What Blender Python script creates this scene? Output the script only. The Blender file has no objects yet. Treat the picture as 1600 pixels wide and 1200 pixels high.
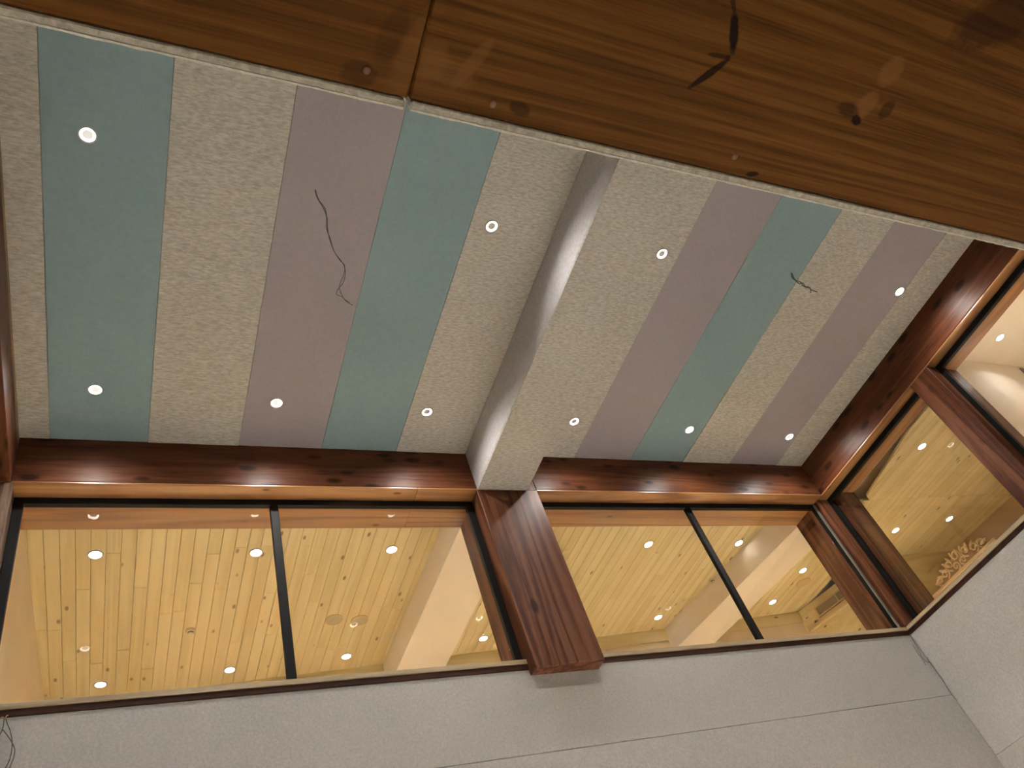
import bpy, bmesh, math, random
from mathutils import Vector, Matrix

random.seed(7)
scene = bpy.context.scene
COL = scene.collection

# ------------------------------------------------------------------ camera, world, exposure
U = 3.6            # metres per layout unit (ceiling height above the lens)
EYE = 1.6          # lens height above the floor
cam_data = bpy.data.cameras.new('camera')
cam = bpy.data.objects.new('camera', cam_data)
COL.objects.link(cam)
# rows: image right, image down, viewing direction
RM = ((0.89864797616923, -0.3302128368573158, -0.2887755136807657),
      (0.048371995632019965, 0.728876045329799, -0.6829347410865613),
      (0.4359953726423275, 0.5997492750466958, 0.6709760369159551))
FPX, CX, CY = 1266.3236, 823.807, 667.965
r, d, f = (Vector(v) for v in RM)
M = Matrix((( r.x, -d.x, -f.x, 0), (r.y, -d.y, -f.y, 0), (r.z, -d.z, -f.z, EYE), (0, 0, 0, 1)))
cam.matrix_world = M
cam_data.sensor_fit = 'HORIZONTAL'
cam_data.sensor_width = 36.0
cam_data.lens = FPX / 1600.0 * 36.0
cam_data.shift_x = (800.0 - CX) / 1600.0
cam_data.shift_y = (CY - 600.0) / 1600.0
cam_data.clip_start = 0.02
scene.camera = cam

world = bpy.data.worlds.new('world')
scene.world = world
world.use_nodes = True
world.node_tree.nodes['Background'].inputs[0].default_value = (0.9, 0.8, 0.7, 1)
world.node_tree.nodes['Background'].inputs[1].default_value = 0.02

vs = scene.view_settings
vs.view_transform = 'Standard'
vs.look = 'None'
vs.exposure = 1.0
vs.gamma = 1.0
vs.use_curve_mapping = False
cy_ = scene.cycles
cy_.use_denoising = True
cy_.max_bounces = 8
cy_.diffuse_bounces = 5
cy_.use_adaptive_sampling = True
cy_.adaptive_threshold = 0.04
cy_.use_light_tree = False
cy_.glossy_bounces = 4
cy_.transparent_max_bounces = 16
cy_.sample_clamp_indirect = 0.0
cy_.caustics_reflective = False
cy_.caustics_refractive = False

ROOM_W = 2700.0      # spot power of the felt room's downlights
PINE_W = 600.0       # spot power of the neighbouring rooms' downlights
SPILL_W = 18.0      # wide spill around the beam of the same downlights
ROOM_C = (1.0, 0.97, 0.93)
PINE_C = (1.0, 0.95, 0.84)

# ------------------------------------------------------------------ layout (units of U, lens at origin)
ZC, ZB = 1.0, 0.9095                 # felt ceiling, underside of the timber beams
YB, YW, YO = 0.9667, 0.9962, 1.0682  # back beam face, window frame, far side of the beam
XL, XR = -0.150, 1.3715
XW, XO = 1.3948, 1.4579
B0, B1, C1 = 0.5497, 0.6477, 0.6666  # boxed beam, post
YFELT, XFELT, ZS = 0.990, 1.3715, 0.565
K1, K2 = 0.5990, 0.6498              # post in the right wall
ZP = 0.975                           # pine ceiling next door
ZPF = 0.25                           # floor next door
ZL = 1.15 / U                        # underside of the lintel
YLF = 0.4233 / U                     # far face of the felt above the lintel

def px(p, axis, value):
    """photograph pixel -> point (layout units) on the plane axis=value"""
    v = Vector(((p[0] - CX), (p[1] - CY), FPX))
    w = r * v.x + d * v.y + f * v.z
    return w * (value / w[axis])

def m3(p):
    return Vector((p[0] * U, p[1] * U, p[2] * U + EYE))

# ------------------------------------------------------------------ node helpers
def new_mat(name):
    m = bpy.data.materials.new(name)
    m.use_nodes = True
    nt = m.node_tree
    return m, nt, nt.nodes, nt.links, nt.nodes['Principled BSDF']

def mathn(nt, op, a, b=None, clamp=False):
    n = nt.nodes.new('ShaderNodeMath'); n.operation = op; n.use_clamp = clamp
    for i, v in enumerate((a, b)):
        if v is None: continue
        if isinstance(v, (int, float)): n.inputs[i].default_value = v
        else: nt.links.new(v, n.inputs[i])
    return n.outputs[0]

def mixc(nt, fac, a, b):
    n = nt.nodes.new('ShaderNodeMix'); n.data_type = 'RGBA'
    for i, v in ((0, fac), (6, a), (7, b)):
        if isinstance(v, (int, float)): n.inputs[i].default_value = v
        elif isinstance(v, tuple): n.inputs[i].default_value = (*v, 1)
        else: nt.links.new(v, n.inputs[i])
    return n.outputs[2]

def mapped(nt, scale, rnd=True, rot=(0, 0, 0)):
    tc = nt.nodes.new('ShaderNodeTexCoord')
    vec = tc.outputs['Object']
    if rnd:
        oi = nt.nodes.new('ShaderNodeObjectInfo')
        off = nt.nodes.new('ShaderNodeVectorMath'); off.operation = 'SCALE'
        off.inputs[0].default_value = (31.7, 47.3, 23.9)
        nt.links.new(oi.outputs['Random'], off.inputs['Scale'])
        add = nt.nodes.new('ShaderNodeVectorMath'); add.operation = 'ADD'
        nt.links.new(vec, add.inputs[0]); nt.links.new(off.outputs[0], add.inputs[1])
        vec = add.outputs[0]
    mp = nt.nodes.new('ShaderNodeMapping')
    mp.inputs['Scale'].default_value = scale
    mp.inputs['Rotation'].default_value = rot
    nt.links.new(vec, mp.inputs['Vector'])
    return mp.outputs[0]

def noise(nt, vec, scale, detail=4, rough=0.55, dist=0.0):
    n = nt.nodes.new('ShaderNodeTexNoise')
    n.inputs['Scale'].default_value = scale
    n.inputs['Detail'].default_value = detail
    n.inputs['Roughness'].default_value = rough
    n.inputs['Distortion'].default_value = dist
    nt.links.new(vec, n.inputs['Vector'])
    return n.outputs['Fac']

def ramp(nt, fac, stops):
    n = nt.nodes.new('ShaderNodeValToRGB')
    while len(n.color_ramp.elements) < len(stops): n.color_ramp.elements.new(0.5)
    for e, (p, c) in zip(n.color_ramp.elements, stops):
        e.position = p; e.color = (*c, 1) if isinstance(c, tuple) else (c, c, c, 1)
    nt.links.new(fac, n.inputs[0])
    return n.outputs[0]

def bump(nt, h, strength, dist, bsdf):
    b = nt.nodes.new('ShaderNodeBump')
    b.inputs['Strength'].default_value = strength
    b.inputs['Distance'].default_value = dist
    nt.links.new(h, b.inputs['Height'])
    nt.links.new(b.outputs[0], bsdf.inputs['Normal'])

def wood(name, axis, dark, mid, light, rough=0.38, rmix=0.45, spec=0.5, ring=7.0, coarse=1.0, knots=0.06, knot_col=(0.02, 0.008, 0.004),
         vary=0.0, spots=(), coat=0.0, kscale=3.2, bands=9.0, stretch=0.055, blotchy=0.45):
    """timber with the grain along axis; spots = (x, y, rx, ry, angle, colour, strength) marks in object space"""
    m, nt, N, L, B = new_mat(name)
    st = [1.0, 1.0, 1.0]; st[axis] = stretch
    v = mapped(nt, tuple(s * coarse for s in st))
    big = noise(nt, v, ring * 0.35, 3, 0.5, 0.6)
    rings = mathn(nt, 'SINE', mathn(nt, 'MULTIPLY', big, 2 * math.pi * bands))
    rings = mathn(nt, 'MULTIPLY_ADD', rings, 0.5); nt.nodes[-1].inputs[2].default_value = 0.5
    fine = noise(nt, v, ring * 14, 5, 0.6)
    g = mathn(nt, 'ADD', mathn(nt, 'MULTIPLY', rings, rmix), mathn(nt, 'MULTIPLY', fine, 1 - rmix))
    col = ramp(nt, g, ((0.22, dark), (0.5, mid), (0.78, light)))
    st2 = [0.8, 0.8, 0.8]; st2[axis] = 0.12
    blotch = noise(nt, mapped(nt, tuple(st2)), 3.0, 2)
    col = mixc(nt, mathn(nt, 'MULTIPLY', ramp(nt, blotch, ((0.35, 0.0), (0.7, 1.0))), blotchy), col, dark)
    if knots:
        st3 = [1.0, 1.0, 1.0]; st3[axis] = 0.45
        vo = N.new('ShaderNodeTexVoronoi'); vo.inputs['Scale'].default_value = kscale
        L.new(mapped(nt, tuple(st3)), vo.inputs['Vector'])
        k = ramp(nt, vo.outputs['Distance'], ((knots * 0.8, 1.0), (knots * 1.5, 0.0)))
        col = mixc(nt, mathn(nt, 'MULTIPLY', k, 0.85), col, knot_col)
    if vary:
        oi = N.new('ShaderNodeObjectInfo')
        hs = N.new('ShaderNodeHueSaturation')
        L.new(mathn(nt, 'ADD', mathn(nt, 'MULTIPLY', oi.outputs['Random'], vary), 1 - vary * 0.5), hs.inputs['Value'])
        L.new(col, hs.inputs['Color']); col = hs.outputs[0]
    if spots:
        tc = N.new('ShaderNodeTexCoord')
        sx = N.new('ShaderNodeSeparateXYZ'); L.new(tc.outputs['Object'], sx.inputs[0])
        wob = mathn(nt, 'MULTIPLY', mathn(nt, 'SUBTRACT', noise(nt, mapped(nt, (1, 1, 1), False), 60, 3), 0.5), 0.9)
        for (x, y, rx, ry, an, c, s) in spots:
            dx = mathn(nt, 'SUBTRACT', sx.outputs[0], x); dy = mathn(nt, 'SUBTRACT', sx.outputs[1], y)
            ca, sa = math.cos(an), math.sin(an)
            u = mathn(nt, 'DIVIDE', mathn(nt, 'ADD', mathn(nt, 'MULTIPLY', dx, ca), mathn(nt, 'MULTIPLY', dy, sa)), rx)
            w = mathn(nt, 'DIVIDE', mathn(nt, 'SUBTRACT', mathn(nt, 'MULTIPLY', dy, ca), mathn(nt, 'MULTIPLY', dx, sa)), ry)
            q = mathn(nt, 'ADD', mathn(nt, 'ADD', mathn(nt, 'POWER', mathn(nt, 'ABSOLUTE', u), 2.0),
                                       mathn(nt, 'POWER', mathn(nt, 'ABSOLUTE', w), 2.0)), wob)
            k = mathn(nt, 'MULTIPLY', ramp(nt, q, ((0.45, 1.0), (1.0, 0.0))), s)
            col = mixc(nt, k, col, c)
    L.new(col, B.inputs['Base Color'])
    B.inputs['Roughness'].default_value = rough
    B.inputs['Specular IOR Level'].default_value = spec
    B.inputs['Coat Weight'].default_value = coat
    B.inputs['Coat Roughness'].default_value = 0.25
    bump(nt, g, 0.15, 0.003, B)
    return m

def felt(name, c0, c1, streak=None, scale=55.0, contrast=(0.35, 0.68), mottled=0.0):
    m, nt, N, L, B = new_mat(name)
    sc = (1, 1, 1) if streak is None else streak
    v = mapped(nt, sc)
    n1 = noise(nt, v, scale, 5, 0.62, 0.3)
    col = ramp(nt, n1, ((contrast[0], c0), (contrast[1], c1)))
    n2 = noise(nt, mapped(nt, (1, 1, 1)), 2.2, 3)
    col = mixc(nt, mathn(nt, 'MULTIPLY', n2, 0.22), col, c0)
    if mottled:
        n3 = noise(nt, mapped(nt, (1, 1, 1)), 16, 4, 0.6)
        col = mixc(nt, mathn(nt, 'MULTIPLY', ramp(nt, n3, ((0.45, 0.0), (0.75, 1.0))), mottled), col, c0)
    L.new(col, B.inputs['Base Color'])
    B.inputs['Roughness'].default_value = 1.0
    B.inputs['Specular IOR Level'].default_value = 0.1
    bump(nt, n1, 0.5, 0.004, B)
    return m

def plain(name, c, rough=0.6, var=0.04, metal=0.0, spec=0.5, scale=6.0):
    m, nt, N, L, B = new_mat(name)
    n = noise(nt, mapped(nt, (1, 1, 1)), scale, 4)
    L.new(mixc(nt, n, tuple(x * (1 - var) for x in c), tuple(min(1, x * (1 + var)) for x in c)), B.inputs['Base Color'])
    B.inputs['Roughness'].default_value = rough
    B.inputs['Metallic'].default_value = metal
    B.inputs['Specular IOR Level'].default_value = spec
    return m

def emit(name, c, s):
    m, nt, N, L, B = new_mat(name)
    B.inputs['Base Color'].default_value = (0.8, 0.8, 0.8, 1)
    B.inputs['Emission Color'].default_value = (*c, 1)
    B.inputs['Emission Strength'].default_value = s
    m.cycles.emission_sampling = 'NONE'   # the spot in each fitting carries the light
    return m

def glass(name, tint=(0.97, 0.98, 0.97)):
    m, nt, N, L, B = new_mat(name)
    N.remove(B)
    out = N['Material Output']
    lw = N.new('ShaderNodeLayerWeight'); lw.inputs['Blend'].default_value = 0.5
    fr = mathn(nt, 'ADD', mathn(nt, 'MULTIPLY', mathn(nt, 'POWER', lw.outputs['Facing'], 5.0), 0.9), 0.05)
    tr = N.new('ShaderNodeBsdfTransparent'); tr.inputs[0].default_value = (*tint, 1)
    gl = N.new('ShaderNodeBsdfGlossy'); gl.inputs['Roughness'].default_value = 0.0
    mx = N.new('ShaderNodeMixShader')
    L.new(fr, mx.inputs[0]); L.new(tr.outputs[0], mx.inputs[1]); L.new(gl.outputs[0], mx.inputs[2])
    L.new(mx.outputs[0], out.inputs['Surface'])
    return m

MAT = {}
DK, MD, LT = (0.055, 0.016, 0.007), (0.125, 0.040, 0.016), (0.19, 0.066, 0.026)
for ax, nm in enumerate('xyz'):
    MAT['timber_' + nm] = wood('timber_' + nm, ax, DK, MD, LT, rough=0.4, rmix=0.22, coarse=1.3, knots=0.19, knot_col=(0.012, 0.004, 0.002), spec=0.16, coat=0.0, kscale=10.0)
    MAT['pine_' + nm] = wood('pine_' + nm, ax, (0.63, 0.51, 0.265), (0.70, 0.59, 0.345), (0.74, 0.63, 0.385), rough=0.5,
                             coarse=1.6, knots=0.085, knot_col=(0.20, 0.10, 0.035), vary=0.07, blotchy=0.25, kscale=9.0, bands=5)
MAT['timber_z'] = wood('timber_post_wood', 2, (0.062, 0.018, 0.008), (0.155, 0.054, 0.025), (0.27, 0.115, 0.062), rough=0.42, rmix=0.4, spec=0.2, coarse=2.2,
                       knots=0.1, knot_col=(0.03, 0.010, 0.005), kscale=5.0, bands=6)
MAT['sill_pale'] = wood('sill_pale', 0, (0.36, 0.27, 0.16), (0.50, 0.40, 0.26), (0.58, 0.48, 0.33), rough=0.5, knots=0)
MAT['sill_pale_y'] = wood('sill_pale_y', 1, (0.36, 0.27, 0.16), (0.50, 0.40, 0.26), (0.58, 0.48, 0.33), rough=0.5, knots=0)
MAT['sill_dark'] = wood('sill_dark', 0, (0.02, 0.007, 0.003), (0.045, 0.014, 0.006), (0.065, 0.02, 0.009), spec=0.2, rough=0.6, knots=0)
MAT['plywood'] = wood('plywood', 1, (0.20, 0.12, 0.05), (0.32, 0.2, 0.09), (0.4, 0.27, 0.13), rough=0.6, knots=0)
MAT['felt_cream'] = felt('felt_cream', (0.34, 0.318, 0.275), (0.57, 0.545, 0.49), streak=(0.3, 1.0, 1.0), scale=110, mottled=0.15)
MAT['felt_teal'] = felt('felt_teal', (0.215, 0.305, 0.325), (0.24, 0.33, 0.35), scale=40)
MAT['felt_mauve'] = felt('felt_mauve', (0.315, 0.28, 0.298), (0.345, 0.305, 0.325), scale=40)
MAT['felt_lavender'] = felt('felt_lavender', (0.40, 0.38, 0.375), (0.50, 0.475, 0.47), scale=60)
MAT['felt_grey'] = felt('felt_grey', (0.45, 0.435, 0.41), (0.62, 0.605, 0.58), scale=75, contrast=(0.3, 0.72), mottled=0.25)
MAT['felt_edge'] = felt('felt_edge', (0.33, 0.30, 0.24), (0.56, 0.52, 0.44), scale=90)
MAT['black'] = plain('black_metal', (0.010, 0.009, 0.008), 0.5, spec=0.2)
MAT['grey_metal'] = plain('grey_metal', (0.33, 0.33, 0.31), 0.35, metal=0.6)
MAT['plaster_warm'] = plain('plaster_warm', (0.74, 0.62, 0.47), 0.75, spec=0.2)
MAT['plaster_white'] = plain('plaster_white', (0.80, 0.72, 0.63), 0.75, spec=0.2)
MAT['plaster_tan'] = plain('plaster_tan', (0.55, 0.40, 0.26), 0.7, spec=0.2)
MAT['floor_stone'] = plain('floor_stone', (0.62, 0.58, 0.52), 0.5, 0.12)
MAT['floor_oak'] = plain('floor_oak', (0.62, 0.52, 0.38), 0.5, 0.1)
MAT['white_trim'] = plain('white_trim', (0.8, 0.79, 0.76), 0.4)
MAT['grey_trim'] = plain('grey_trim', (0.42, 0.41, 0.39), 0.4)
MAT['speaker_cloth'] = plain('speaker_cloth', (0.48, 0.39, 0.27), 0.9)
MAT['vent_slat'] = plain('vent_slat', (0.30, 0.23, 0.17), 0.5)
MAT['vent_dark'] = plain('vent_dark', (0.05, 0.035, 0.025), 0.9)
MAT['wire'] = plain('wire_black', (0.02, 0.018, 0.016), 0.5)
MAT['wire_grey'] = plain('wire_grey', (0.10, 0.085, 0.07), 0.5)
MAT['copper'] = plain('copper_wire', (0.55, 0.25, 0.15), 0.4, metal=0.5)
MAT['carving'] = wood('carving', 1, (0.58, 0.42, 0.25), (0.70, 0.54, 0.35), (0.78, 0.62, 0.42), rough=0.5, knots=0)
MAT['lamp_hot'] = emit('lamp_hot', (1.0, 0.95, 0.88), 8.0)
MAT['lamp_soft'] = emit('lamp_soft', (1.0, 0.94, 0.86), 0.13)
MAT['glass'] = glass('window_glass')

# ------------------------------------------------------------------ object helpers
def link(o, parent=None):
    COL.objects.link(o)
    if parent is not None: o.parent = parent
    return o

def tag(o, label=None, cat=None, group=None, kind=None):
    if label: o['label'] = label
    if cat: o['category'] = cat
    if group: o['group'] = group
    if kind: o['kind'] = kind
    return o

def empty(name, loc, rotz=0.0):
    o = bpy.data.objects.new(name, None)
    o.empty_display_size = 0.1
    o.location = loc; o.rotation_euler = (0, 0, rotz)
    return link(o)

def mesh_obj(name, bm, mat, parent=None, loc=(0, 0, 0), smooth=False):
    me = bpy.data.meshes.new(name)
    bm.normal_update()
    bm.to_mesh(me); bm.free()
    mats = mat if isinstance(mat, (list, tuple)) else [mat]
    for q in mats: me.materials.append(MAT[q])
    if smooth:
        for p in me.polygons: p.use_smooth = True
    o = bpy.data.objects.new(name, me)
    o.location = loc
    return link(o, parent)

def add_prism(bm, poly, z0, z1, mi=0):
    n = len(poly)
    lo = [bm.verts.new((x, y, z0)) for x, y in poly]
    hi = [bm.verts.new((x, y, z1)) for x, y in poly]
    area = sum(poly[i][0] * poly[(i + 1) % n][1] - poly[(i + 1) % n][0] * poly[i][1] for i in range(n))
    fs = []
    if area > 0:
        fs.append(bm.faces.new(lo[::-1])); fs.append(bm.faces.new(hi))
        for i in range(n): fs.append(bm.faces.new((lo[i], lo[(i + 1) % n], hi[(i + 1) % n], hi[i])))
    else:
        fs.append(bm.faces.new(lo)); fs.append(bm.faces.new(hi[::-1]))
        for i in range(n): fs.append(bm.faces.new((lo[(i + 1) % n], lo[i], hi[i], hi[(i + 1) % n])))
    for q in fs: q.material_index = mi

def add_box(bm, a, b, mi=0):
    add_prism(bm, ((a[0], a[1]), (b[0], a[1]), (b[0], b[1]), (a[0], b[1])), a[2], b[2], mi)

def bevel(bm, w, seg=1):
    bmesh.ops.bevel(bm, geom=list(bm.edges), offset=w, segments=seg, affect='EDGES', clamp_overlap=True)

def ubox(name, x0, x1, y0, y1, z0, z1, mat, parent=None, bev=0.0, origin=None):
    """box given in layout units; the mesh origin sits at the middle of its base"""
    a, b = m3((x0, y0, z0)), m3((x1, y1, z1))
    o = Vector(((a.x + b.x) / 2, (a.y + b.y) / 2, a.z))
    bm = bmesh.new()
    add_box(bm, a - o, b - o)
    if bev: bevel(bm, bev)
    ob = mesh_obj(name, bm, mat)
    if parent is not None:
        ob.parent = parent
        ob.location = o - Vector(parent.location)
    else:
        ob.location = o
    return ob

def uprism(name, poly, z0, z1, mat, parent=None):
    pts = [m3((x, y, 0)) for x, y in poly]
    o = Vector((sum(p.x for p in pts) / len(pts), sum(p.y for p in pts) / len(pts), z0 * U + EYE))
    bm = bmesh.new()
    add_prism(bm, [(p.x - o.x, p.y - o.y) for p in pts], 0, (z1 - z0) * U)
    ob = mesh_obj(name, bm, mat)
    ob.location = o if parent is None else o - Vector(parent.location)
    if parent is not None: ob.parent = parent
    return ob

def wall_slab(name, p0, p1, thick, z0, z1, mat, parent=None):
    """wall between two plan points, thickness to the right of p0->p1"""
    dx, dy = p1[0] - p0[0], p1[1] - p0[1]
    l = math.hypot(dx, dy); nx, ny = dy / l * thick, -dx / l * thick
    return uprism(name, (p0, p1, (p1[0] + nx, p1[1] + ny), (p0[0] + nx, p0[1] + ny)), z0, z1, mat, parent)

def add_lathe(bm, prof, n=24, mi=0, caps=False):
    """prof = [(radius, z), ...] about the z axis"""
    rows = []
    for rr, z in prof:
        rows.append([bm.verts.new((rr * math.cos(2 * math.pi * i / n), rr * math.sin(2 * math.pi * i / n), z)) for i in range(n)])
    for a, b in zip(rows, rows[1:]):
        for i in range(n):
            q = bm.faces.new((a[i], a[(i + 1) % n], b[(i + 1) % n], b[i])); q.material_index = mi
    return rows

def add_disc(bm, rad, z, n=24, mi=0, flip=True):
    vs_ = [bm.verts.new((rad * math.cos(2 * math.pi * i / n), rad * math.sin(2 * math.pi * i / n), z)) for i in range(n)]
    q = bm.faces.new(vs_[::-1] if flip else vs_); q.material_index = mi

def smooth_path(pts, sub=5):
    out = []
    n = len(pts)
    for i in range(n - 1):
        p0, p1, p2, p3 = pts[max(i - 1, 0)], pts[i], pts[i + 1], pts[min(i + 2, n - 1)]
        for k in range(sub):
            t = k / sub
            out.append(0.5 * ((2 * p1) + (p2 - p0) * t + (2 * p0 - 5 * p1 + 4 * p2 - p3) * t * t + (3 * p1 - p0 - 3 * p2 + p3) * t ** 3))
    out.append(pts[-1])
    return out

def add_tube(bm, pts, rad, n=6, taper=1.0):
    pts = [Vector(p) for p in pts]
    rows = []
    up = Vector((0.31, 0.87, 0.38))
    for i, p in enumerate(pts):
        t = (pts[min(i + 1, len(pts) - 1)] - pts[max(i - 1, 0)]).normalized()
        a = t.cross(up).normalized(); b = t.cross(a)
        rr = rad * (1 + (taper - 1) * i / max(1, len(pts) - 1))
        rows.append([bm.verts.new(p + a * rr * math.cos(2 * math.pi * k / n) + b * rr * math.sin(2 * math.pi * k / n)) for k in range(n)])
    for a, b in zip(rows, rows[1:]):
        for k in range(n): bm.faces.new((a[k], a[(k + 1) % n], b[(k + 1) % n], b[k]))
    bm.faces.new(rows[0][::-1]); bm.faces.new(rows[-1])

# ------------------------------------------------------------------ felt room: floor, walls, ceiling
XLW, XRW, YBK = -0.153, 1.3715, -0.75
fl = ubox('floor', -0.32, 1.62, YBK - 0.03, 1.03, -EYE / U - 0.03, -EYE / U, 'floor_stone')
tag(fl, 'pale stone floor below the felt-lined room', 'floor', kind='structure')

ceil = ubox('ceiling', -0.20, 1.46, YLF - 0.01, 1.02, ZC + 0.0036, ZC + 0.03, 'felt_edge')
tag(ceil, 'felt ceiling striped cream, teal and mauve with recessed spotlights', 'ceiling', kind='structure')
stripes = [(-0.172, -0.1111, 'cream'), (-0.1111, 0.0205, 'teal'), (0.0205, 0.1544, 'cream'), (0.1544, 0.2874, 'mauve'),
           (0.2874, 0.4181, 'teal'), (0.4181, 0.5497, 'cream'), (0.6477, 0.7788, 'cream'), (0.7788, 0.9098, 'mauve'),
           (0.9098, 1.0398, 'teal'), (1.0398, 1.1645, 'cream'), (1.1645, 1.2972, 'mauve'), (1.2972, 1.374, 'cream')]
for x0, x1, c in stripes:
    drop = 0.0006 if c == 'cream' else 0.0
    o = ubox('felt_panel', x0 + 0.0002, x1 - 0.0002, YLF, YB + 0.006, ZC - drop, ZC + 0.0036, 'felt_' + c, ceil, bev=0.0015)
    tag(o, {'cream': 'flecked cream felt ceiling stripe', 'teal': 'plain teal felt ceiling stripe', 'mauve': 'plain mauve felt ceiling stripe'}[c])

# boxed beam along the ceiling, clad in felt
e = empty('boxed_ceiling_beam', m3((0.5987, 0.55, ZB)))
tag(e, 'felt-clad boxed beam running across the striped ceiling to the middle post', 'beam')
t = 0.0036
ubox('side_panel', B0, B0 + t, YLF, YB, ZB + t, ZC, 'felt_lavender', e, bev=0.0015)['label'] = 'grey lavender felt side of the boxed beam'
ubox('side_panel', B1 - t, B1, YLF, YB, ZB + t, ZC, 'felt_lavender', e, bev=0.0015)
ubox('bottom_panel', B0, B1, YLF, YB, ZB, ZB + t, 'felt_cream', e, bev=0.002)['label'] = 'flecked cream felt underside of the boxed beam'
ubox('core', B0 + t, B1 - t, YLF + 0.001, YB, ZB + t, ZC, 'plywood', e)

# walls below the windows
wb = ubox('wall_back', -0.23, 1.46, YFELT + 0.004, 1.03, -EYE / U, ZS, 'plaster_tan')
tag(wb, 'grey felt wall under the two back windows', 'wall', kind='structure')
for z0, z1 in ((0.4372, ZS), (0.12, 0.4365), (-0.2, 0.1193), (-EYE / U, -0.2007)):
    ubox('felt_panel', -0.17, XFELT, YFELT, YFELT + 0.004, z0, z1, 'felt_grey', wb, bev=0.002)
wr = ubox('wall_right', XFELT + 0.004, 1.46, YBK, YFELT + 0.004, -EYE / U, ZS, 'plaster_tan')
tag(wr, 'grey felt wall under the right-hand window', 'wall', kind='structure')
for z0, z1 in ((0.3205, ZS), (0.02, 0.3198), (-EYE / U, 0.0193)):
    ubox('felt_panel', XFELT, XFELT + 0.004, -0.2, YFELT, z0, z1, 'felt_grey', wr, bev=0.002)
wl = ubox('wall_left', -0.24, -0.195, YBK, YB - 0.001, -EYE / U, ZB - 0.02, 'felt_grey')
tag(wl, 'grey felt wall along the left edge', 'wall', kind='structure')
bk = ubox('wall_rear', -0.20, 1.46, YBK - 0.03, YBK, -EYE / U, 0.5, 'plaster_warm')
tag(bk, 'warm plaster wall closing the passage behind the viewpoint', 'wall', kind='structure')
rc = ubox('ceiling_passage', -0.20, 1.46, YBK, -0.028, 0.40, 0.43, 'plaster_warm')
tag(rc, 'warm plaster ceiling of the passage behind the lintel', 'ceiling', kind='structure')
wu = ubox('wall_right_passage', 1.3715, 1.46, YBK, -0.2, ZS, 1.0, 'plaster_warm')
tag(wu, 'warm plaster wall at the right of the passage', 'wall', kind='structure')

# wall above the lintel, felt towards the room
wf = ubox('wall_front', -0.20, 1.46, 0.05, YLF - 0.0036, ZL + 0.06, ZC + 0.03, 'plaster_tan')
tag(wf, 'wall over the near timber lintel with felt lining on its far face', 'wall', kind='structure')
JX = 0.33 / U
for x0, x1 in ((-0.20, JX - 0.0012), (JX + 0.0016, 1.3715)):
    ubox('felt_panel', x0, x1, YLF - 0.0034, YLF, ZL - 0.0006, ZC, 'felt_edge', wf, bev=0.002)
# thin ragged cut lip along the bottom of the felt
MAT['felt_cut'] = felt('felt_cut', (0.55, 0.52, 0.45), (0.74, 0.70, 0.62), scale=120)
for x0, x1 in ((-0.20, JX - 0.0012), (JX + 0.0016, 1.3715)):
    near, far = [], []
    x = x0
    while x < x1:
        near.append((x, YLF - 0.0004)); far.append((x, YLF + 0.0005 + random.uniform(-0.00022, 0.00022)))
        x += random.uniform(0.002, 0.006)
    near.append((x1, YLF - 0.0004)); far.append((x1, YLF + 0.0005))
    uprism('felt_lip', near + far[::-1], ZL - 0.0009, ZL + 0.004, 'felt_cut', wf)

# ------------------------------------------------------------------ lintel timbers over the viewpoint
LINT_DK, LINT_MD, LINT_LT = (0.062, 0.0215, 0.0052), (0.122, 0.047, 0.0095), (0.172, 0.073, 0.0165)
def lintel(x0, x1, label, marks, plugs):
    c = m3(((x0 + x1) / 2, 0.0, ZL))
    sp = []
    for (p, rx, ry, an, col, s) in marks:
        if isinstance(p[0], tuple):        # a spike knot between two points
            a_, b_ = m3(px(p[0], 2, ZL)), m3(px(p[1], 2, ZL))
            q = (a_ + b_) / 2; rx = (b_ - a_).length * 0.56; an = math.atan2(b_.y - a_.y, b_.x - a_.x)
        else:
            q = m3(px(p, 2, ZL))
        sp.append((q.x - c.x, q.y - ((-0.028 + YLF - 0.0036) / 2) * U, rx, ry, an, col, s))
    key = 'lintel_%d' % len(MAT)
    MAT[key] = wood('lintel_timber', 0, LINT_DK, LINT_MD, LINT_LT, rough=0.55, spec=0.05, rmix=0.26, ring=20, coarse=1.0, knots=0.03, spots=sp, bands=13, stretch=0.02)
    o = ubox('lintel_timber', x0, x1, -0.028, YLF - 0.0036, ZL, ZL + 0.08, key, bev=0.003)
    tag(o, label, 'beam')
    for p in plugs:
        q = m3(px(p, 2, ZL))
        bm = bmesh.new()
        bmesh.ops.create_uvsphere(bm, u_segments=12, v_segments=8, radius=0.006)
        bmesh.ops.scale(bm, vec=(1, 1, 0.45), verts=bm.verts)
        g = mesh_obj('dowel_plug', bm, 'plug', o, q - Vector(o.location), True)
    return o
MAT['plug'] = plain('plug_wood', (0.15, 0.075, 0.026), 0.6)
KD = (0.009, 0.005, 0.004); PL = (0.20, 0.092, 0.026)
lintel(-0.20, JX - 0.0002, 'near brown lintel timber left of the butt joint',
       [((655, 90), 0.035, 0.09, 0.25, PL, 0.4), ((612, 55), 0.02, 0.05, 0.2, (0.0225, 0.0081, 0.0032), 0.25),
        ((560, 115), 0.03, 0.02, 0, (0.0270, 0.0099, 0.0040), 0.5)], [(573, 110)])
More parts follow.
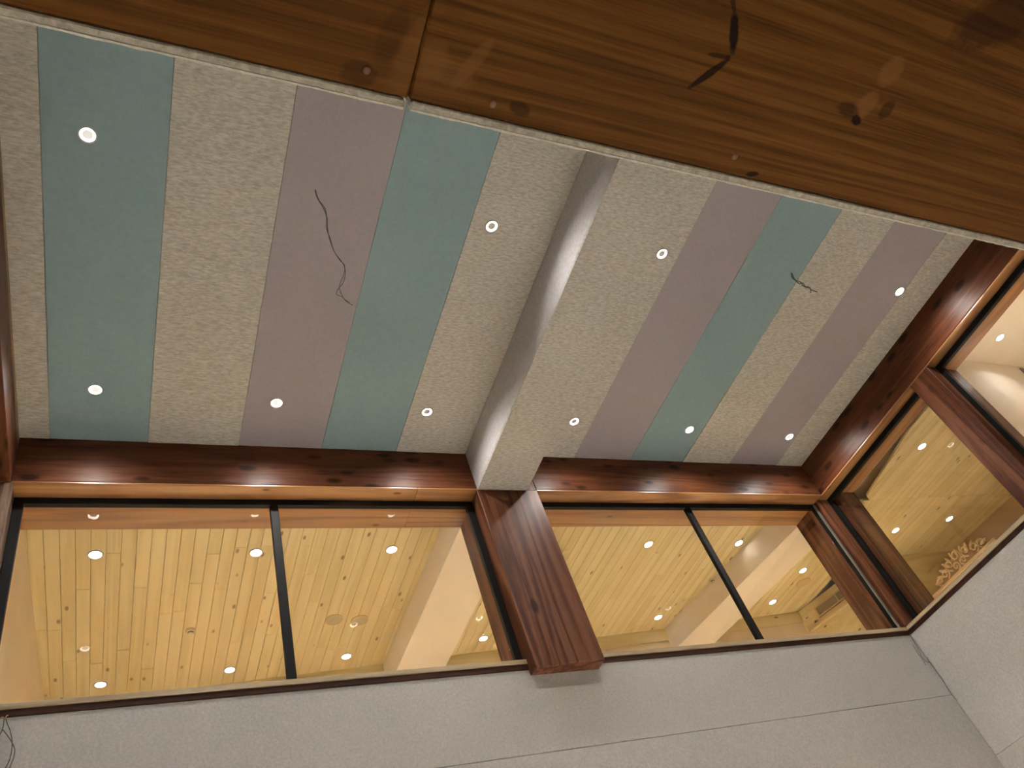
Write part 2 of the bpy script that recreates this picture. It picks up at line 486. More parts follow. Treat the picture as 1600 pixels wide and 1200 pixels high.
lintel(JX + 0.0002, 1.3715, 'near brown lintel timber with dark spike knots right of the butt joint',
       [(((1148, 18), (1145, 84)), 0, 0.009, 0, KD, 0.95), (((1140, 92), (1076, 138)), 0, 0.0075, 0, KD, 0.9), (((1140, 90), (1105, 84)), 0, 0.004, 0, KD, 0.7), (((1141, -25), (1148, 20)), 0, 0.005, 0, KD, 0.7),
        ((1137, 91), 0.006, 0.006, 0, (0.03, 0.008, 0.004), 0.9), ((1393, 112), 0.025, 0.03, 0.2, PL, 0.55),
        ((1352, 165), 0.022, 0.03, 0.2, PL, 0.55), ((1338, 188), 0.014, 0.009, 0.3, KD, 0.9),
        ((1325, 172), 0.03, 0.014, 0.1, (0.0225, 0.0081, 0.0036), 0.6), ((1385, 172), 0.016, 0.02, 0.2, (0.0270, 0.0081, 0.0045), 0.6),
        ((1570, 30), 0.11, 0.05, -0.5, (0.0203, 0.0059, 0.0036), 0.6), ((672, 95), 0.03, 0.035, 0.2, PL, 0.35), ((738, 100), 0.012, 0.05, 0.45, PL, 0.4),
        ((700, 115), 0.05, 0.02, 0.1, PL, 0.3), ((1175, 272), 0.014, 0.006, -0.2, KD, 0.9), ((812, 170), 0.02, 0.012, 0.2, (0.0225, 0.0081, 0.0036), 0.6)],
       [(770, 163), (1148, 245)])

# ------------------------------------------------------------------ timber frame of the felt room
def timber(name, x0, x1, y0, y1, z0, z1, ax, label, cat, bev=0.004):
    o = ubox(name, x0, x1, y0, y1, z0, z1, 'timber_' + 'xyz'[ax], bev=bev)
    return tag(o, label, cat)
for ax, nm in enumerate('xy'):
    MAT['soffit_' + nm] = wood('soffit_' + nm, ax, (0.24, 0.098, 0.032), (0.40, 0.185, 0.066), (0.48, 0.24, 0.09), rough=0.35, coarse=1.3, knots=0.07,
                               knot_col=(0.09, 0.03, 0.012), coat=0.2, kscale=7.0)
def soffit(beam, x0, x1, y0, y1, ax):
    o = ubox('soffit_board', x0, x1, y0, y1, ZB, ZB + 0.0035, 'soffit_' + 'xy'[ax], beam, bev=0.002)
    o['label'] = 'orange-brown underside board of the beam'
bA = timber('timber_beam', XL, B0, YB, YO, ZB + 0.0036, ZC + 0.03, 0, 'dark stained timber beam over the long left back window', 'beam')
bB = timber('timber_beam', C1, XR, YB, YO, ZB + 0.0036, ZC + 0.03, 0, 'dark stained timber beam over the right back window', 'beam')
bC = timber('timber_beam', XR, XO, YLF + 0.002, YO, ZB + 0.0036, ZC + 0.03, 1, 'dark stained timber beam along the right wall', 'beam')
soffit(bA, XL, 0.44, YB, YO, 0); soffit(bA, 0.4404, B0, YB, YO, 0)
soffit(bB, C1, XR, YB, YO, 0); soffit(bC, XR + 0.0003, XO, YLF + 0.002, YO, 1)
o = timber('timber_beam', -0.20, XL, YLF + 0.002, YB - 0.0005, ZB, ZC - 0.016, 1, 'reddish timber beam at the left edge', 'beam')
st_ = ubox('top_strip', -0.20, XL, YLF + 0.002, YB - 0.0005, ZC - 0.016, ZC - 0.0008, 'plywood', o)
st_['label'] = 'pale plywood strip above the timber'
timber('timber_post', B0 - 0.002, C1, YB - 0.002, YO, 0.5553, ZB - 0.0006, 2, 'broad reddish timber post between the two back windows', 'post')
timber('timber_post', B0, C1, YB, YO, ZB, ZC + 0.03, 2, 'narrow sliver of timber post head beside the end of the felt boxed beam', 'post')
o = uprism('timber_post', ((1.367, 0.981), (1.4055, 0.981), (1.4055, 0.955), (XO, 0.955), (XO, YO), (1.367, YO)), ZS + 0.017, ZB - 0.0006, 'timber_z')
tag(o, 'timber corner post where back and right windows meet', 'post')
timber('timber_post', XR - 0.002, XO, K1, K2, ZS + 0.016, ZB - 0.0006, 2, 'timber post between the two right-hand windows', 'post')
FW, FD = 0.0125, 0.009      # window frame width and depth (layout units)
MAT['rough_post'] = wood('rough_post', 2, (0.06, 0.03, 0.018), (0.13, 0.07, 0.045), (0.26, 0.17, 0.11), rough=0.75, ring=30, coarse=1.0, knots=0.05, bands=4)
o = ubox('timber_post', -0.23, -0.1475, YB - 0.001, YW + FD, ZS, ZB - 0.0006, 'rough_post', bev=0.004)
tag(o, 'rough speckled timber post at the left edge', 'post')

# ------------------------------------------------------------------ windows
def window_back(name, x0, x1, mull, label, grey=False):
    e = empty(name, m3(((x0 + x1) / 2, YW, ZS + 0.017)))
    tag(e, label, 'window', kind='structure')
    zb_, zt = ZS + 0.012, ZB - 0.0006
    ubox('frame_head', x0, x1, YW, YW + FD, zt - 0.0115, zt, 'black', e, bev=0.002)
    ubox('frame_foot', x0, x1, YW, YW + FD, zb_, zb_ + 0.006, 'black', e, bev=0.002)
    ubox('frame_jamb', x0, x0 + FW, YW, YW + FD, zb_ + 0.006, zt - 0.0115, 'black', e, bev=0.002)
    ubox('frame_jamb', x1 - FW * (0.55 if grey else 1), x1, YW, YW + FD, zb_ + 0.006, zt - 0.0115, 'black', e, bev=0.002)
    if grey:
        q = ubox('edge_strip', x1 - 0.006, x1 - 0.0012, YW - 0.0035, YW - 0.0002, zb_, zt - 0.004, 'grey_metal', e)
        q['label'] = 'thin grey metal strip beside the window frame'
    for xm in mull:
        ubox('mullion', xm - 0.0062, xm + 0.0062, YW, YW + FD, zb_ + 0.006, zt - 0.0115, 'black', e, bev=0.002)
    xs = [x0 + FW * 0.9] + list(mull) + [x1 - FW * 0.9]
    for a, b in zip(xs, xs[1:]):
        ubox('pane', a + 0.003, b - 0.003, YW + 0.004, YW + 0.0055, zb_ + 0.004, zt - 0.009, 'glass', e)
    # sill: pale strip above a dark one
    ys = YFELT - 0.0022
    ubox('sill_rail', x0 - 0.001, x1 + (0.0021 if grey else 0.001), ys + 0.0005, 1.03, ZS, ZS + 0.0088, 'sill_dark', e, bev=0.002)['label'] = 'dark brown sill rail'
    ubox('sill_board', x0 - 0.001, x1 + (0.0021 if grey else 0.001), ys - 0.0008, 1.03, ZS + 0.009, ZS + 0.0165, 'sill_pale', e, bev=0.003)['label'] = 'pale bare wood sill board'
    return e
window_back('window_1', -0.147, B0 - 0.002, [0.206], 'long back window left of the middle post, split by one black mullion')
window_back('window_2', C1, 1.3668, [1.0165], 'back window right of the middle post, split by one black mullion', True)

def window_right(name, y0, y1, label):
    e = empty(name, m3((XW, (y0 + y1) / 2, ZS + 0.017)))
    tag(e, label, 'window', kind='structure')
    zb_, zt = ZS + 0.012, ZB - 0.0006
    ubox('frame_head', XW, XW + FD, y0, y1, zt - 0.0115, zt, 'black', e, bev=0.002)
    ubox('frame_foot', XW, XW + FD, y0, y1, zb_, zb_ + 0.006, 'black', e, bev=0.002)
    ubox('frame_jamb', XW, XW + FD, y0, y0 + 0.010, zb_ + 0.006, zt - 0.0115, 'black', e, bev=0.002)
    ubox('frame_jamb', XW, XW + FD, y1 - 0.010, y1, zb_ + 0.006, zt - 0.0115, 'black', e, bev=0.002)
    ubox('pane', XW + 0.004, XW + 0.0055, y0 + 0.008, y1 - 0.008, zb_ + 0.004, zt - 0.009, 'glass', e)
    xs = XFELT - 0.0016
    ubox('sill_rail', xs + 0.0005, 1.46, y0 - 0.02, 0.9906 if y1 > 0.9 else y1 + 0.001, ZS, ZS + 0.0088, 'sill_dark', e, bev=0.002)['label'] = 'dark brown sill rail'
    ubox('sill_board', xs - 0.0008, 1.46, y0 - 0.02, 0.9906 if y1 > 0.9 else y1 + 0.001, ZS + 0.009, ZS + 0.0165, 'sill_pale_y', e, bev=0.003)['label'] = 'pale bare wood sill board'
    return e
window_right('window_3', K2, 0.9808, 'right-wall window between corner post and right post, pine ceiling behind')
window_right('window_4', 0.22, K1, 'right-wall window nearest the lintel, white room behind')
nb = ubox('timber_post', XR, XO, 0.13, 0.218, ZS, ZB - 0.0006, 'timber_z', bev=0.004)
tag(nb, 'timber post of the right wall nearest the lintel', 'post')

# ------------------------------------------------------------------ rooms next door
fp = uprism('floor_upper', ((-0.25, 1.035), (1.465, 1.035), (1.465, 0.02), (2.35, 0.02), (2.35, 1.75), (-0.25, 1.75)), ZPF - 0.03, ZPF, 'floor_oak')
tag(fp, 'warm oak floor of the rooms behind the windows', 'floor', kind='structure')
def yend(x): return 1.645 - (x - 0.371) * (1.645 - 1.53) / (1.737 - 0.371)
def struct_wall(name, p0, p1, z0, z1, mat, label):
    return tag(wall_slab(name, p0, p1, 0.03, z0, z1, mat), label, 'wall', kind='structure')
wbl = struct_wall('wall_pine_room_left', (-0.133, 1.66), (-0.150, 1.069), ZPF, ZP, 'plaster_warm', 'warm beige wall seen at the left end of the long back window')
ubox('window_reveal', -0.17, -0.1475, YW + FD + 0.0005, YO + 0.001, ZS + 0.017, ZB - 0.001, 'plaster_warm', wbl)
we = struct_wall('wall_pine_room_back', (1.737, 1.53), (-0.163, yend(-0.163)), ZPF, ZP, 'plaster_warm', 'beige far wall of the pine-ceilinged room behind the back windows')
o = wall_slab('cornice_board', (1.737, 1.527), (-0.133, yend(-0.133) - 0.003), -0.003, ZP - 0.034, ZP, 'pine_x', we)
o['label'] = 'pine board along the top of the far wall'
wac = struct_wall('wall_pine_room_side', (1.825, 1.285), (1.737, 1.53), ZPF, ZP, 'pine_y', 'pine-boarded wall with the air grille behind the right back window')
we2 = struct_wall('wall_pine_room_return', (2.18, 1.256), (1.825, 1.285), ZPF, ZP, 'pine_x', 'short pine-boarded wall behind the right-wall window')
wrr = struct_wall('wall_pine_room_right', (2.19, 0.62), (2.146, 1.262), ZPF, ZP, 'plaster_tan', 'tan wall above the carved screen behind the right-wall window')
wpt = ubox('wall_white_room_partition', XO + 0.0005, 2.2, 0.615, 0.64, ZPF, ZP + 0.03, 'plaster_white')
tag(wpt, 'white partition wall behind the right post', 'wall', kind='structure')
wwr = ubox('wall_white_room_right', 2.2, 2.23, 0.0, 0.64, ZPF, ZP + 0.03, 'plaster_white')
tag(wwr, 'white wall at the far right of the white room', 'wall', kind='structure')
wwf = ubox('wall_white_room_near', XO + 0.0005, 2.2, 0.0, 0.03, ZPF, ZP + 0.03, 'plaster_white')
tag(wwf, 'white wall at the near end of the white room', 'wall', kind='structure')
cw = ubox('ceiling_white_room', XO + 0.0005, 2.2, 0.03, 0.6148, ZP, ZP + 0.03, 'plaster_white')
tag(cw, 'white plaster ceiling behind the upper right window', 'ceiling', kind='structure')

cp = uprism('ceiling_pine_room', ((-0.20, YO + 0.001), (1.46, YO + 0.001), (1.46, 0.6402), (2.25, 0.6402), (2.25, 1.75), (-0.20, 1.75)), ZP + 0.036, ZP + 0.055, 'plaster_warm')
tag(cp, 'boarded pine ceiling of the room behind the windows', 'ceiling', kind='structure')
ORG = Vector(cp.location)
PW = 0.0226
def plank(x0, x1, ya0, ya1, yb0, yb1):
    """one ceiling board; start and end may be cut on a slant"""
    g = 0.0003
    x0 += g; x1 -= g
    cxm = m3(((x0 + x1) / 2, (ya0 + yb0) / 2, ZP))
    bm = bmesh.new()
    pts = [m3((x0, ya0 + g, 0)), m3((x1, ya1 + g, 0)), m3((x1, yb1 - g, 0)), m3((x0, yb0 - g, 0))]
    z0 = random.uniform(0, 0.0012)
    c = 0.0016
    w = pts[1].x - pts[0].x
    P = [(p.x - cxm.x, p.y - cxm.y) for p in pts]
    ins = [(P[0][0] + c, P[0][1]), (P[1][0] - c, P[1][1]), (P[2][0] - c, P[2][1]), (P[3][0] + c, P[3][1])]
    lo = [bm.verts.new((x, y, z0)) for x, y in ins]
    mi = [bm.verts.new((x, y, z0 + c)) for x, y in P]
    hi = [bm.verts.new((x, y, 0.02)) for x, y in P]
    bm.faces.new(lo[::-1]); bm.faces.new(hi)
    for a, b in ((lo, mi), (mi, hi)):
        for i in range(4): bm.faces.new((a[i], a[(i + 1) % 4], b[(i + 1) % 4], b[i]))
    o = mesh_obj('ceiling_board', bm, 'pine_y', cp, cxm - ORG)
    return o
def xwedge(y): return 1.557 + (y - 0.736) * (1.621 - 1.557) / (1.051 - 0.736)
def ywedge(x): return 0.736 + (x - 1.557) * (1.051 - 0.736) / (1.621 - 1.557)
x = -0.19; k = 0
while x < 2.21:
    x1 = x + PW
    ye = yend((x + x1) / 2) + 0.02 if x < 1.75 else 1.30
    if x1 <= 1.46:
        j = random.choice((1.22, 1.31, 1.40, 1.47, 1.55)) + random.uniform(-0.03, 0.03)
        plank(x, x1, YO + 0.002, YO + 0.002, j, j)
        plank(x, x1, j, j, ye, ye)
    else:
        yx = 1.051 - (x - 1.623) * 0.067
        plank(x, x1, yx if x > 1.46 else YO + 0.002, yx if x > 1.46 else YO + 0.002, ye, ye)
        if x >= 1.555:
            a0, a1 = (min(ywedge(x), yx), min(ywedge(x1), yx))
            if a0 > 0.70:
                j = 0.885 if x > 1.68 else None
                if j: plank(x, x1, 0.641, 0.641, j, j); plank(x, x1, j, j, a0, a1)
                else: plank(x, x1, 0.641, 0.641, a0, a1)
    x = x1; k += 1

# white boxed beams under the pine ceiling
def white_beam(p0, p1, w, label):
    ctr = m3(((p0[0] + p1[0]) / 2 + w / 2, (p0[1] + p1[1]) / 2, ZB))
    e = empty('white_boxed_beam', ctr); tag(e, label, 'beam')
    q = 0.003
    quad = lambda a, b: ((p0[0] + a, p0[1]), (p0[0] + b, p0[1]), (p1[0] + b, p1[1]), (p1[0] + a, p1[1]))
    uprism('side_panel', quad(0, q), ZB + q, ZP + 0.004, 'plaster_white', e)
    uprism('side_panel', quad(w - q, w), ZB + q, ZP + 0.004, 'plaster_white', e)
    uprism('bottom_panel', quad(0, w), ZB, ZB + q, 'plaster_white', e)
white_beam((0.548, YO + 0.001), (0.541, 1.630), C1 - B0 - 0.003, 'white boxed beam behind the long left back window')
white_beam((1.3745, YO + 0.001), (1.292, 1.565), 0.117, 'white boxed beam behind the right back window')

# ------------------------------------------------------------------ downlights
bm = bmesh.new()
add_lathe(bm, [(0.0295, -0.0005), (0.0300, -0.0050), (0.0335, -0.0065), (0.0365, -0.0045), (0.0372, 0.0)], 28)
ring_ob = mesh_obj('trim_ring', bm, 'grey_trim', None, (0, 0, 0), True)
bm = bmesh.new()
add_lathe(bm, [(0.0205, -0.0008), (0.0296, -0.0036)], 28)
refl_ob = mesh_obj('reflector', bm, 'lamp_hot', None)
bm = bmesh.new(); add_disc(bm, 0.0207, -0.0007, 24)
lens_ob = mesh_obj('lens', bm, 'lamp_soft', None)
bm = bmesh.new(); add_disc(bm, 0.0207, -0.0007, 24)
lensh_ob = mesh_obj('lens', bm, 'lamp_hot', None)
protos = (ring_ob, refl_ob, lens_ob, lensh_ob)
lamp_room = bpy.data.lights.new('room_spot', 'SPOT')
lamp_pine = bpy.data.lights.new('pine_spot', 'SPOT')
lamp_spill = bpy.data.lights.new('room_spill', 'SPOT')
lamp_white_spill = bpy.data.lights.new('white_room_spill', 'SPOT')
lamp_white = bpy.data.lights.new('white_room_spot', 'SPOT')
for l, w, c, s in ((lamp_room, ROOM_W, ROOM_C, 18), (lamp_pine, PINE_W, PINE_C, 30), (lamp_spill, SPILL_W, ROOM_C, 156), (lamp_white, 1350.0, (1.0, 0.95, 0.88), 44), (lamp_white_spill, 5.0, (1.0, 0.95, 0.88), 150)):
    l.energy = w; l.color = c; l.spot_size = math.radians(s); l.spot_blend = 1.0; l.shadow_soft_size = 0.025
def downlight(x, y, z, label, group, room=True, scale=1.0, turn=0.0, lamp=None):
    e = empty('downlight', m3((x, y, z)), turn)
    e.scale = (scale,) * 3
    tag(e, label, 'light', group)
    c = ring_ob.copy(); link(c, e)
    rf = refl_ob.copy(); link(rf, e)
    c = (lens_ob if room else lensh_ob).copy(); link(c, rf)
    lo = bpy.data.objects.new('spot', lamp or (lamp_room if room else lamp_pine))
    lo.location = (0, 0, -0.012)
    link(lo, e)
    if room or lamp:
        sp = bpy.data.objects.new('spill', lamp_spill if room else lamp_white_spill)
        sp.location = (0, 0, -0.012)
        link(sp, e)
    return e
G1 = 'spotlights in the striped felt ceiling'
for p, lab in (((137, 210), 'round spotlight in the wide teal stripe, nearest the lintel'),
               ((768, 353), 'round spotlight in the cream stripe left of the boxed beam, near the lintel'),
               ((1034, 396), 'round spotlight in the cream stripe right of the boxed beam, near the lintel'),
               ((1405, 455), 'round spotlight on the edge of the last mauve stripe, far from the back window'),
               ((149, 608), 'round spotlight in the wide teal stripe above the long back window'),
               ((432, 629), 'round spotlight in the wide mauve stripe above the long back window'),
               ((667, 643), 'round spotlight in the cream stripe left of the boxed beam, above the back window'),
               ((897, 658), 'round spotlight in the cream stripe right of the boxed beam, above the back window'),
               ((1077, 671), 'round spotlight in the right teal stripe above the back window'),
               ((1233, 682), 'round spotlight on the last mauve stripe near the corner post')):
    q = px(p, 2, ZC)
    downlight(q.x, q.y, ZC - 0.0004, lab, G1, True, 1.0, random.uniform(0, 6))
G2 = 'spotlights in the pine ceiling behind the glass'
for p, lab in (((149, 866), 'spotlight in the pine ceiling, upper left one in the long back window'),
               ((400, 863), 'spotlight in the pine ceiling just left of the black mullion of the long back window'),
               ((612, 858), 'spotlight in the pine ceiling right of the mullion, upper one in the long back window'),
               ((1013, 850), 'spotlight in the pine ceiling in the left pane of the right back window, upper one'),
               ((1154, 848), 'spotlight in the pine ceiling left of the white beam, right of the mullion'),
               ((1254, 891), 'spotlight in the pine ceiling beside the round cover, right of the white beam'),
               ((157, 1069), 'spotlight in the pine ceiling, lowest one at the left of the long back window'),
               ((359, 1046), 'spotlight in the pine ceiling low down, left of the mullion of the long back window'),
               ((541, 1025), 'spotlight in the pine ceiling below the pair of round speakers'),
               ((755, 997), 'spotlight in the pine ceiling between white beam and middle post'),
               ((1028, 964), 'spotlight in the pine ceiling low in the left pane of the right back window'),
               ((1207, 940), 'spotlight in the pine ceiling right of the white beam, lower one by the far wall'),
               ((1440, 697), 'spotlight in the pine ceiling high in the right-wall window'),
               ((1483, 810), 'spotlight in the pine ceiling low in the right-wall window, farther right'),
               ((1399, 828), 'spotlight in the pine ceiling in the right-wall window beside the corner post')):
    q = px(p, 2, ZP)
    downlight(q.x, q.y, ZP - 0.0003, lab, G2, False, 1.18, random.uniform(0, 6))
q = px((1562, 527), 2, ZP)
downlight(q.x, q.y, ZP - 0.0003, 'spotlight in the white ceiling behind the upper right window', 'spotlights in the white ceiling', False, 1.0, 0.0, lamp_white)
for p in protos: bpy.data.objects.remove(p)

# ------------------------------------------------------------------ fittings on the pine ceiling
def ceiling_speaker(p, rad, label, face='speaker_cloth', rim='white_trim', grp=None):
    q = px(p, 2, ZP); e = empty('ceiling_speaker', m3((q.x, q.y, ZP - 0.0001)))
    tag(e, label, 'speaker', grp)
    bm = bmesh.new(); add_lathe(bm, [(rad * 0.86, -0.004), (rad * 0.9, -0.009), (rad, -0.006), (rad * 1.01, 0.001)], 32)
    mesh_obj('rim', bm, rim, e, smooth=True)
    bm = bmesh.new(); add_disc(bm, rad * 0.87, -0.0045, 32)
    mesh_obj('grille', bm, face, e)
MAT['rim_pine'] = plain('rim_pine', (0.62, 0.46, 0.26), 0.5)
ceiling_speaker((522, 968), 0.066, 'left one of two round ceiling speakers in the long back window', rim='rim_pine')
ceiling_speaker((562, 969), 0.066, 'right one of two round ceiling speakers in the long back window', rim='rim_pine')
ceiling_speaker((1255, 910), 0.075, 'round pine-coloured ceiling cover beside the air grille', face='rim_pine', rim='rim_pine')
def detector(p, rad, label):
    q = px(p, 2, ZP); e = empty('smoke_detector', m3((q.x, q.y, ZP - 0.0001)))
    tag(e, label, 'detector')
    bm = bmesh.new(); add_lathe(bm, [(rad, 0.001), (rad, -0.012), (rad * 0.86, -0.018)], 24); add_disc(bm, rad * 0.86, -0.018, 24)
    mesh_obj('base', bm, 'rim_white', e, smooth=False)
    bm = bmesh.new(); add_lathe(bm, [(rad * 0.6, -0.018), (rad * 0.58, -0.026)], 24)
    mesh_obj('slot_band', bm, 'vent_dark', e)
    bm = bmesh.new(); add_lathe(bm, [(rad * 0.64, -0.026), (rad * 0.5, -0.034)], 24); add_disc(bm, rad * 0.5, -0.034, 24); add_disc(bm, rad * 0.64, -0.026, 24, 0, False)
    mesh_obj('cap', bm, 'rim_white', e)
MAT['rim_white'] = plain('rim_white', (0.72, 0.62, 0.46), 0.5)
detector((298, 985), 0.034, 'small smoke detector on the pine ceiling left of the mullion')
detector((1112, 905), 0.030, 'small smoke detector on the pine ceiling beside the white boxed beam')

# air grille on the boarded side wall
P0, P1 = Vector((1.825, 1.285)), Vector((1.737, 1.53))
tdir = (P1 - P0).normalized(); ang = math.atan2(tdir.y, tdir.x)
def on_wall(y): return P0 + (P1 - P0) * ((y - P0.y) / (P1.y - P0.y))
def wall_frame(name, y, z, label, cat):
    c = on_wall(y); e = empty(name, m3((c.x, c.y, z)), ang)
    return tag(e, label, cat)
def lbox(name, parent, x0, x1, y0, y1, z0, z1, mat, bev=0.0):
    bm = bmesh.new(); add_box(bm, (x0, y0, z0), (x1, y1, z1))
    if bev: bevel(bm, bev)
    return mesh_obj(name, bm, mat, parent)
# local x runs along the wall, local +y points into the pine room
e = wall_frame('air_grille', 1.43, 0.924, 'rectangular air grille with pale frame high on the pine wall', 'grille')
gl, gh = 0.40, 0.115
bp = lbox('back_plate', e, -gl / 2, gl / 2, 0.0, 0.004, 0, gh, 'vent_dark')
for a in ((-gl / 2, -gl / 2 + 0.02, 0, gh), (gl / 2 - 0.02, gl / 2, 0, gh), (-gl / 2 + 0.02, gl / 2 - 0.02, 0, 0.016), (-gl / 2 + 0.02, gl / 2 - 0.02, gh - 0.016, gh),
          (-0.075, -0.063, 0.016, gh - 0.016)):
    lbox('frame_bar', e, a[0], a[1], 0.004, 0.016, a[2], a[3], 'rim_pine', 0.002)
for i in range(9):
    z = 0.018 + i * 0.0092
    lbox('slat', bp, -gl / 2 + 0.02, gl / 2 - 0.02, 0.004, 0.012, z, z + 0.0055, 'vent_slat')
e = wall_frame('wall_ledge', 1.40, 0.905, 'narrow pine ledge under the air grille', 'ledge')
lbox('board', e, -0.42, 0.47, 0.0, 0.03, 0.0, 0.035, 'pine_x', 0.003)
lbox('lip', e, -0.42, 0.47, 0.03, 0.036, 0.006, 0.038, 'rim_pine', 0.002)
e = wall_frame('wall_sensor', 1.495, 0.9185, 'small dark round sensor on the pine wall left of the air grille', 'sensor')
bm = bmesh.new(); add_lathe(bm, [(0.0, 0.02), (0.016, 0.018), (0.024, 0.008), (0.024, 0.0)], 20)
o = mesh_obj('dome', bm, 'vent_slat', e, smooth=True); o.rotation_euler = (-math.pi / 2, 0, 0)
bm = bmesh.new(); add_lathe(bm, [(0.0, 0.024), (0.008, 0.022), (0.009, 0.017)], 16)
o = mesh_obj('eye', bm, 'vent_dark', e, smooth=True); o.rotation_euler = (-math.pi / 2, 0, 0)

# vent on the white partition
e = empty('wall_vent', m3((1.775, 0.615, 0.925))); tag(e, 'brown slatted vent at the top of the white partition wall', 'vent')
bp = lbox('back_plate', e, -0.14, 0.24, -0.004, 0, 0, 0.15, 'vent_dark')
for a in ((-0.15, -0.135, 0, 0.15), (0.235, 0.25, 0, 0.15), (-0.135, 0.235, 0, 0.014), (-0.135, 0.235, 0.136, 0.15)):
    lbox('frame_bar', e, a[0], a[1], -0.014, -0.001, a[2], a[3], 'vent_slat', 0.002)
for i in range(9):
    lbox('slat', bp, -0.135, 0.235, -0.011, -0.004, 0.018 + i * 0.013, 0.026 + i * 0.013, 'vent_slat')

# carved screen in the pine room, its crest showing above the right-hand sill
XS = 1.93
e = empty('carved_screen', m3((XS, 1.14, ZPF))); tag(e, 'wooden screen with carved scrolling leaf crest behind the right-wall window', 'screen')
zr = 0.828
def sloc(y, z): return Vector((0, (y - 1.14) * U, (z - ZPF) * U))
lbox('panel', e, -0.012, 0.012, (1.02 - 1.14) * U, (1.262 - 1.14) * U, 0, (zr - ZPF) * U - 0.03, 'plaster_tan')
lbox('top_rail', e, -0.022, 0.022, (1.02 - 1.14) * U, (1.262 - 1.14) * U, (zr - ZPF) * U - 0.03, (zr - ZPF) * U, 'carving', 0.004)
def scroll(c, rad, turns, start, hand, n=26):
    out = []
    for i in range(n):
        t = i / (n - 1); a = start + hand * turns * 2 * math.pi * t; rr = rad * (1 - 0.85 * t)
        out.append(c + Vector((0, rr * math.cos(a), rr * math.sin(a))))
    return out
zt = (zr - ZPF) * U
y0 = (1.04 - 1.14) * U
MAT['crest'] = plain('crest_wood', (0.36, 0.24, 0.13), 0.6)
bm = bmesh.new()
prof = [(y0 + 0.02, zt), (y0 + 0.66, zt)] + [(y0 + 0.66 - 0.64 * t / 12, zt + 0.02 + 0.115 * math.sin(math.pi * t / 12)) for t in range(13)]
lo = [bm.verts.new((-0.004, a, b)) for a, b in prof]; hi = [bm.verts.new((0.010, a, b)) for a, b in prof]
bm.faces.new(lo[::-1]); bm.faces.new(hi)
for i in range(len(prof)): bm.faces.new((lo[i], lo[(i + 1) % len(prof)], hi[(i + 1) % len(prof)], hi[i]))
bmesh.ops.recalc_face_normals(bm, faces=bm.faces)
crest = mesh_obj('crest_board', bm, 'crest', e)
for i, (yy, zz, rad, hand) in enumerate(((0.05, 0.045, 0.045, 1), (0.14, 0.06, 0.05, -1), (0.23, 0.095, 0.055, 1), (0.34, 0.12, 0.06, -1),
                                         (0.45, 0.095, 0.055, 1), (0.54, 0.06, 0.05, -1), (0.63, 0.045, 0.045, 1), (0.30, 0.045, 0.045, 1), (0.40, 0.045, 0.045, -1))):
    bm = bmesh.new()
    add_tube(bm, scroll(Vector((-0.008, y0 + yy, zt + zz)), rad, 1.35, -math.pi / 2, hand), 0.0105, 7, 0.6)
    mesh_obj('scroll', bm, 'carving', crest, smooth=True)
for i in range(12):
    yy = 0.04 + i * 0.056; zz = 0.03 + 0.11 * math.sin(math.pi * (i + 0.5) / 12)
    bm = bmesh.new()
    bmesh.ops.create_uvsphere(bm, u_segments=10, v_segments=7, radius=0.03)
    bmesh.ops.scale(bm, vec=(0.4, 0.55, 1.6), verts=bm.verts)
    bmesh.ops.rotate(bm, cent=(0, 0, 0), matrix=Matrix.Rotation(math.radians((i - 5.5) * -14), 3, 'X'), verts=bm.verts)
    mesh_obj('leaf', bm, 'carving', crest, (-0.004, y0 + yy, zt + zz), True)
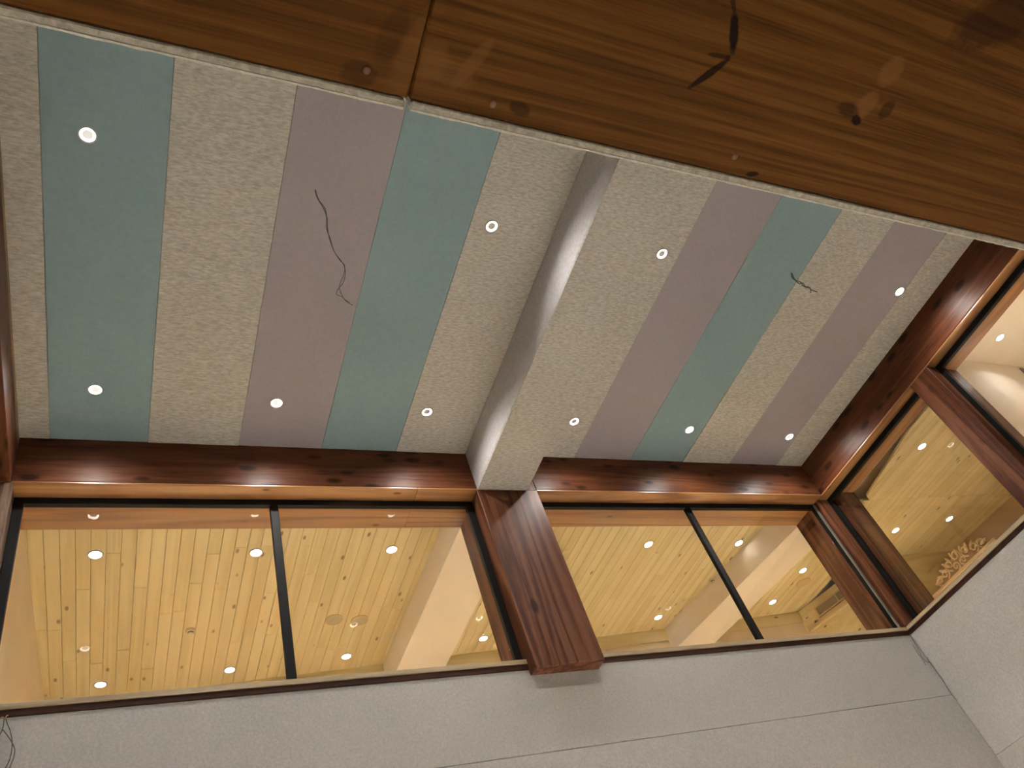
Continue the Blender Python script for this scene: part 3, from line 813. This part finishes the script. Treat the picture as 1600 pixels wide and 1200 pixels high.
# ------------------------------------------------------------------ loose wires
def wire(name, strands, axis, plane, label, mat='wire', rad=0.0022, tip=None):
    pts = [[m3(px(p, axis, plane)) for p in s] for s in strands]
    e = empty(name, pts[0][0]); tag(e, label, 'wire')
    for i, s in enumerate(pts):
        s = [p - pts[0][0] + Vector((0, -0.004 * i, 0)) for p in s]
        bm = bmesh.new(); add_tube(bm, smooth_path(s), rad, 6)
        mesh_obj('strand', bm, mat, e, smooth=True)
    return e
wire('hanging_wire', [[(492, 296), (495, 308), (505, 325), (511, 341), (512, 360), (517, 380), (524, 396), (534, 409), (539, 420), (539, 432), (535, 444), (528, 452), (526, 460), (535, 464), (541, 471), (551, 477)],
                      [(493, 297), (497, 312), (508, 328), (510, 345), (510, 358), (516, 376), (521, 392), (530, 407), (538, 416), (537, 430), (532, 442), (530, 452), (533, 460), (537, 468), (546, 474)]],
     1, 0.4994, 'pair of long thin black wires dangling from the wide mauve stripe', rad=0.0013)
wire('hanging_wire', [[(1236, 426), (1238, 434), (1243, 438), (1251, 441), (1255, 447), (1262, 448), (1268, 453), (1277, 456)],
                      [(1237, 428), (1241, 437), (1248, 444), (1254, 443), (1258, 450), (1265, 451), (1266, 458)]],
     1, 0.4997, 'short frayed black wires sticking out of the right teal stripe', rad=0.0026)
wire('corner_wire', [[(1421, 990), (1432, 1010), (1441, 1027), (1447, 1033), (1452, 1035), (1449, 1026), (1447, 1018), (1442, 1008), (1430, 994)],
                     [(1426, 1008), (1434, 1022), (1441, 1031), (1446, 1040)],
                     [(1452, 1035), (1462, 1049), (1472, 1063), (1480, 1078), (1488, 1088), (1494, 1096)]],
     1, YFELT - 0.003, 'thin dark wire hanging down the felt corner below the corner post', 'wire_grey', 0.0016)
e = wire('corner_wire', [[(9, 1121), (11, 1130), (15.6, 1141), (19, 1158), (18, 1174), (14, 1189), (6, 1204), (-4, 1215)],
                         [(7, 1122), (4, 1140), (-2, 1152), (-8, 1165)],
                         [(4, 1141), (12, 1151), (19, 1162), (23, 1172), (22, 1184), (17, 1197), (12, 1212)]],
         1, YFELT - 0.004, 'loose grey wires hanging on the felt below the left end of the sill', 'wire_grey', 0.0022)
bm = bmesh.new()
ps = [m3(px(p, 1, YFELT - 0.009)) - e.location for p in ((-3, 1124), (4, 1121), (8, 1123), (10, 1119), (13, 1118))]
add_tube(bm, smooth_path(ps), 0.003, 6)
o = mesh_obj('copper_end', bm, 'copper', e, smooth=True); o['label'] = 'bare copper wire ends'
